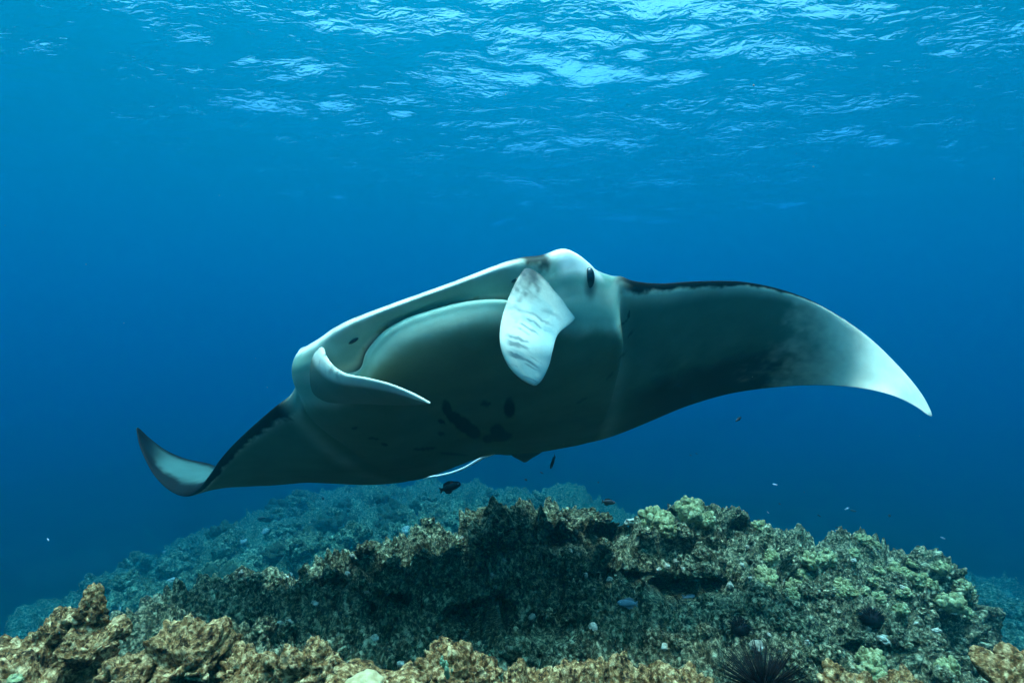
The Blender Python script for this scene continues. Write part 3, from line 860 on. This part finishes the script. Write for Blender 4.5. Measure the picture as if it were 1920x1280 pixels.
scatter(SLOV, spx, spy, (250, 1000), (930, 1120), 26, LOBE_D, (.16, .34), "dark_coral", "dark coral head on the hazy reef slope", "coral", "dark coral heads on the far slope")
scatter(SLOV, spx, spy, (200, 1000), (950, 1150), 30, STONE, (.04, .08), "pale_stone", "pale stone lying on the hazy reef slope", "stone", "pale stones on the far slope")
scatter(SLOV, spx, spy, (1850, 1920), (1120, 1230), 10, LOBE_S, (.15, .3), "slope_coral", "hazy coral head past the end of the reef wall", "coral", "coral heads past the reef wall")

# black urchins
M_URCH = NT("urchin_black"); ub = M_URCH.new("BsdfPrincipled"); ub.inputs["Base Color"].default_value = (.002, .002, .003, 1)
ub.inputs["Specular IOR Level"].default_value = .08; ub.inputs["Roughness"].default_value = .6; M_URCH.link(ub.outputs[0], M_URCH.out.inputs[0]); M_URCH = M_URCH.m
def urchin(c, body, spine, n, thick, label, seed):
    root = empty("sea_urchin", c); tag(root, label, "sea urchin")
    v, f = sphere_pts(3)
    mesh_obj("body", v * (body, body, body * .8) + c, f, M_URCH, root)
    r = np.random.RandomState(seed); VV, FF = [], []
    for k in range(n):
        z = r.uniform(-.35, 1); a = r.uniform(0, 2 * math.pi); q = math.sqrt(1 - z * z)
        d = nrm(np.array((q * math.cos(a), q * math.sin(a), z)) + r.normal(0, .05, 3))
        L = spine * r.uniform(.65, 1.1)
        s1 = nrm(np.cross(d, (.3, .5, .8))); s2 = np.cross(d, s1); b = len(VV)
        for t in (0, 1, 2):
            VV.append(np.asarray(c) + d * body * .7 + thick * (s1 * math.cos(t * 2.094) + s2 * math.sin(t * 2.094)))
        VV.append(np.asarray(c) + d * (body + L))
        FF += [(b, b + 1, b + 3), (b + 1, b + 2, b + 3), (b + 2, b, b + 3)]
    o = mesh_obj("spines", np.array(VV), np.array(FF), M_URCH, root, smooth=False)
    o["kind"] = "stuff"
    return root
urchin(P(1432, 1296, 1.10), .036, .085, 420, .0012, "large black urchin with long thin spines among golden rocks", 1)
p = on_sheet(OUTV, opx, opy, 1622, 1152, 9); urchin(p + (0, -.02, 0), .040, .018, 260, .0022, "round black urchin on the face of the long reef wall", 2)
p = on_sheet(OUTV, opx, opy, 1378, 1170, 9); urchin(p + (0, -.01, 0), .030, .020, 220, .002, "black urchin wedged in a hollow beside the pale rounded stone", 3)
p = on_sheet(OUTV, opx, opy, 1700, 1052, 9); urchin(p + (0, -.01, 0), .028, .016, 200, .002, "black urchin among the yellow corals of the wall top", 4)
p = on_sheet(OUTV, opx, opy, 885, 1212, 12); urchin(p + (0, -.01, 0), .020, .014, 180, .0015, "small bluish black urchin behind the brown knobbly rock", 5)

# green algae sprig among the foreground rocks
def sprig(c, label, seed, s=1.0):
    m = NT("green_algae"); b = m.new("BsdfPrincipled"); b.inputs["Base Color"].default_value = (.10, .17, .08, 1); b.inputs["Roughness"].default_value = .6
    m.link(b.outputs[0], m.out.inputs[0])
    r = np.random.RandomState(seed); n, f = sphere_pts(2); VV, FF, off = [], [], 0
    for k in range(26):
        t = k / 25
        ctr = np.array((.012 * math.sin(5 * t) + r.normal(0, .006), r.normal(0, .006), .06 * t)) * s
        VV.append(n * np.array((.006, .006, .010)) * s * r.uniform(.6, 1.2) + ctr); FF.append(f + off); off += len(n)
    o = mesh_obj("algae_sprig", np.concatenate(VV), np.concatenate(FF), m.m); o.location = tuple(float(k) for k in c)
    tag(o, label, "algae")
sprig(P(835, 1268, 1.02), "small green algae sprig between the plate coral and low golden rock", 3, .55)

# ------------------------------------------------------------------ fish
def simple_mat(name, col, rough_=.5):
    m = NT(name); tc = m.new("TexCoord"); n = m.noise(tc.outputs["Object"], 60, 3)
    r = m.ramp(n.outputs[0], [(.3, tuple(c * .7 for c in col)), (.7, tuple(c * 1.25 for c in col))])
    b = m.new("BsdfPrincipled"); m.link(r.outputs[0], b.inputs["Base Color"]); b.inputs["Roughness"].default_value = rough_
    m.link(b.outputs[0], m.out.inputs[0]); return m.m
M_FB = simple_mat("black_fish_skin", (.012, .012, .014)); M_FG = simple_mat("blue_grey_fish_skin", (.16, .24, .26)); M_FW = simple_mat("silver_fish_skin", (.6, .66, .66)); M_FR = simple_mat("red_mark", (.35, .03, .01))

def fish(c, length, yaw, pitch, deep, mat, label, group=None, parts=True, mark=False):
    """nose along +X before turning; body, tail, top and bottom fins, eye"""
    root = empty("reef_fish", c); tag(root, label, "fish", group)
    R = np.array(Matrix.Rotation(yaw, 3, 'Z') @ Matrix.Rotation(-pitch, 3, 'Y'))
    put = lambda v: (np.asarray(v) * length) @ R.T + np.asarray(c)
    n, f = sphere_pts(3)
    t = (n[:, 0] + 1) / 2                                             # 0 tail .. 1 nose
    w = np.sqrt(np.clip(1 - n[:, 0] ** 2, 0, 1)) + 1e-6
    prof = np.clip(t, 0, 1) ** .75 * np.clip(1 - t, 0, 1) ** .55 * 1.75 + .06 * (t < .35)
    v = np.stack([n[:, 0] * .42, n[:, 1] / w * prof * .10, n[:, 2] / w * prof * deep * .5], 1)
    mesh_obj("body", put(v), f, mat, root)
    def plate(name, pts, m=mat, th=.008):
        k = len(pts); a = [(x, -th, z) for x, z in pts] + [(x, th, z) for x, z in pts]
        fs = [tuple(range(k))[::-1], tuple(range(k, 2 * k))] + [(i, (i + 1) % k, k + (i + 1) % k, k + i) for i in range(k)]
        mesh_obj(name, put(a), fs, m, root, smooth=False)
    if parts:
        plate("tail_fin", [(-.36, .05), (-.36, -.05), (-.50, -.16), (-.46, 0), (-.50, .16)])
        plate("dorsal_fin", [(.18, deep * .36), (-.05, deep * .58), (-.28, deep * .48), (-.33, deep * .16)])
        plate("anal_fin", [(.02, -deep * .40), (-.12, -deep * .58), (-.28, -deep * .46), (-.33, -deep * .16)])
        nn, ff = sphere_pts(2)
        for s in (-1, 1): mesh_obj("eye", put(nn * .018 + (.30, s * .045, .04)), ff, M_FW, root)
        if mark: plate("red_mark", [(.12, deep * .42), (.02, deep * .47), (.0, deep * .36), (.10, deep * .32)], M_FR, .035)
    return root
D = math.radians
fish(P(846, 912, 1.75), .075, D(14), D(16), .46, M_FB, "black deep-bodied fish with a red mark under the manta's tail", mark=True)
fish(P(1036, 867, 2.6), .085, D(245), D(-38), .34, M_FB, "slim dark fish diving beside the manta's pelvic fin")
fish(P(1142, 941, 3.1), .085, D(5), D(-6), .42, M_FB, "dark fish hovering in the gap of the outcrop's crest")
fish(P(1384, 786, 4.2), .070, D(200), D(-30), .36, M_FB, "lone dark fish swimming below the manta's outstretched wing")
p = on_sheet(OUTV, opx, opy, 1170, 1108, 9)
fish(p + (0, -.06, 0), .085, D(180), D(4), .44, M_FG, "blue-grey fish resting before a dark ledge of the outcrop")
p = on_sheet(OUTV, opx, opy, 1290, 1102, 9)
fish(p + (0, -.05, 0), .10, D(8), D(2), .22, M_FG, "slender grey fish at the mouth of the widest cave")
TINY = [(986, 899, 5, .06), (1122, 904, 6, .05), (1295, 853, 7, .05), (1306, 850, 7, .045), (1508, 922, 7, .06), (1462, 944, 7, .06), (1600, 957, 8, .10), (1668, 966, 6, .10), (1536, 966, 8, .07),
        (1570, 988, 8, .06), (606, 934, 7.5, .13), (490, 971, 7.5, .12), (1485, 993, 4.5, .07), (1575, 1000, 8, .08), (1016, 886, 6, .05)]
for x, y, d, L in TINY:
    fish(P(x, y, d), L, rng.uniform(0, 6.28), rng.uniform(-.5, .5), .42, M_FB, "tiny dark reef fish far off in open water", "tiny dark fish in open water", parts=False)
for x, y, d, L in [(1588, 953, 6, .06), (1453, 908, 5, .05), (90, 1011, 3, .028), (1768, 1008, 6, .06), (1440, 960, 6, .04)]:
    fish(P(x, y, d), L, rng.uniform(-.6, .6), rng.uniform(-.9, .9), .34, M_FW, "tiny silvery fish glinting in open water", "tiny silver fish in open water", parts=False)

# drifting specks
n, f = sphere_pts(1); r = np.random.RandomState(9); VV, FF, off = [], [], 0
for k in range(90):
    c = P(r.uniform(0, 1920), r.uniform(150, 1150), r.uniform(.9, 4.0))
    VV.append(n * r.uniform(.0005, .0016) + c); FF.append(f + off); off += len(n)
o = mesh_obj("plankton", np.concatenate(VV), np.concatenate(FF), M_PALE)
tag(o, "tiny pale specks drifting in the water", "plankton", kind="stuff")
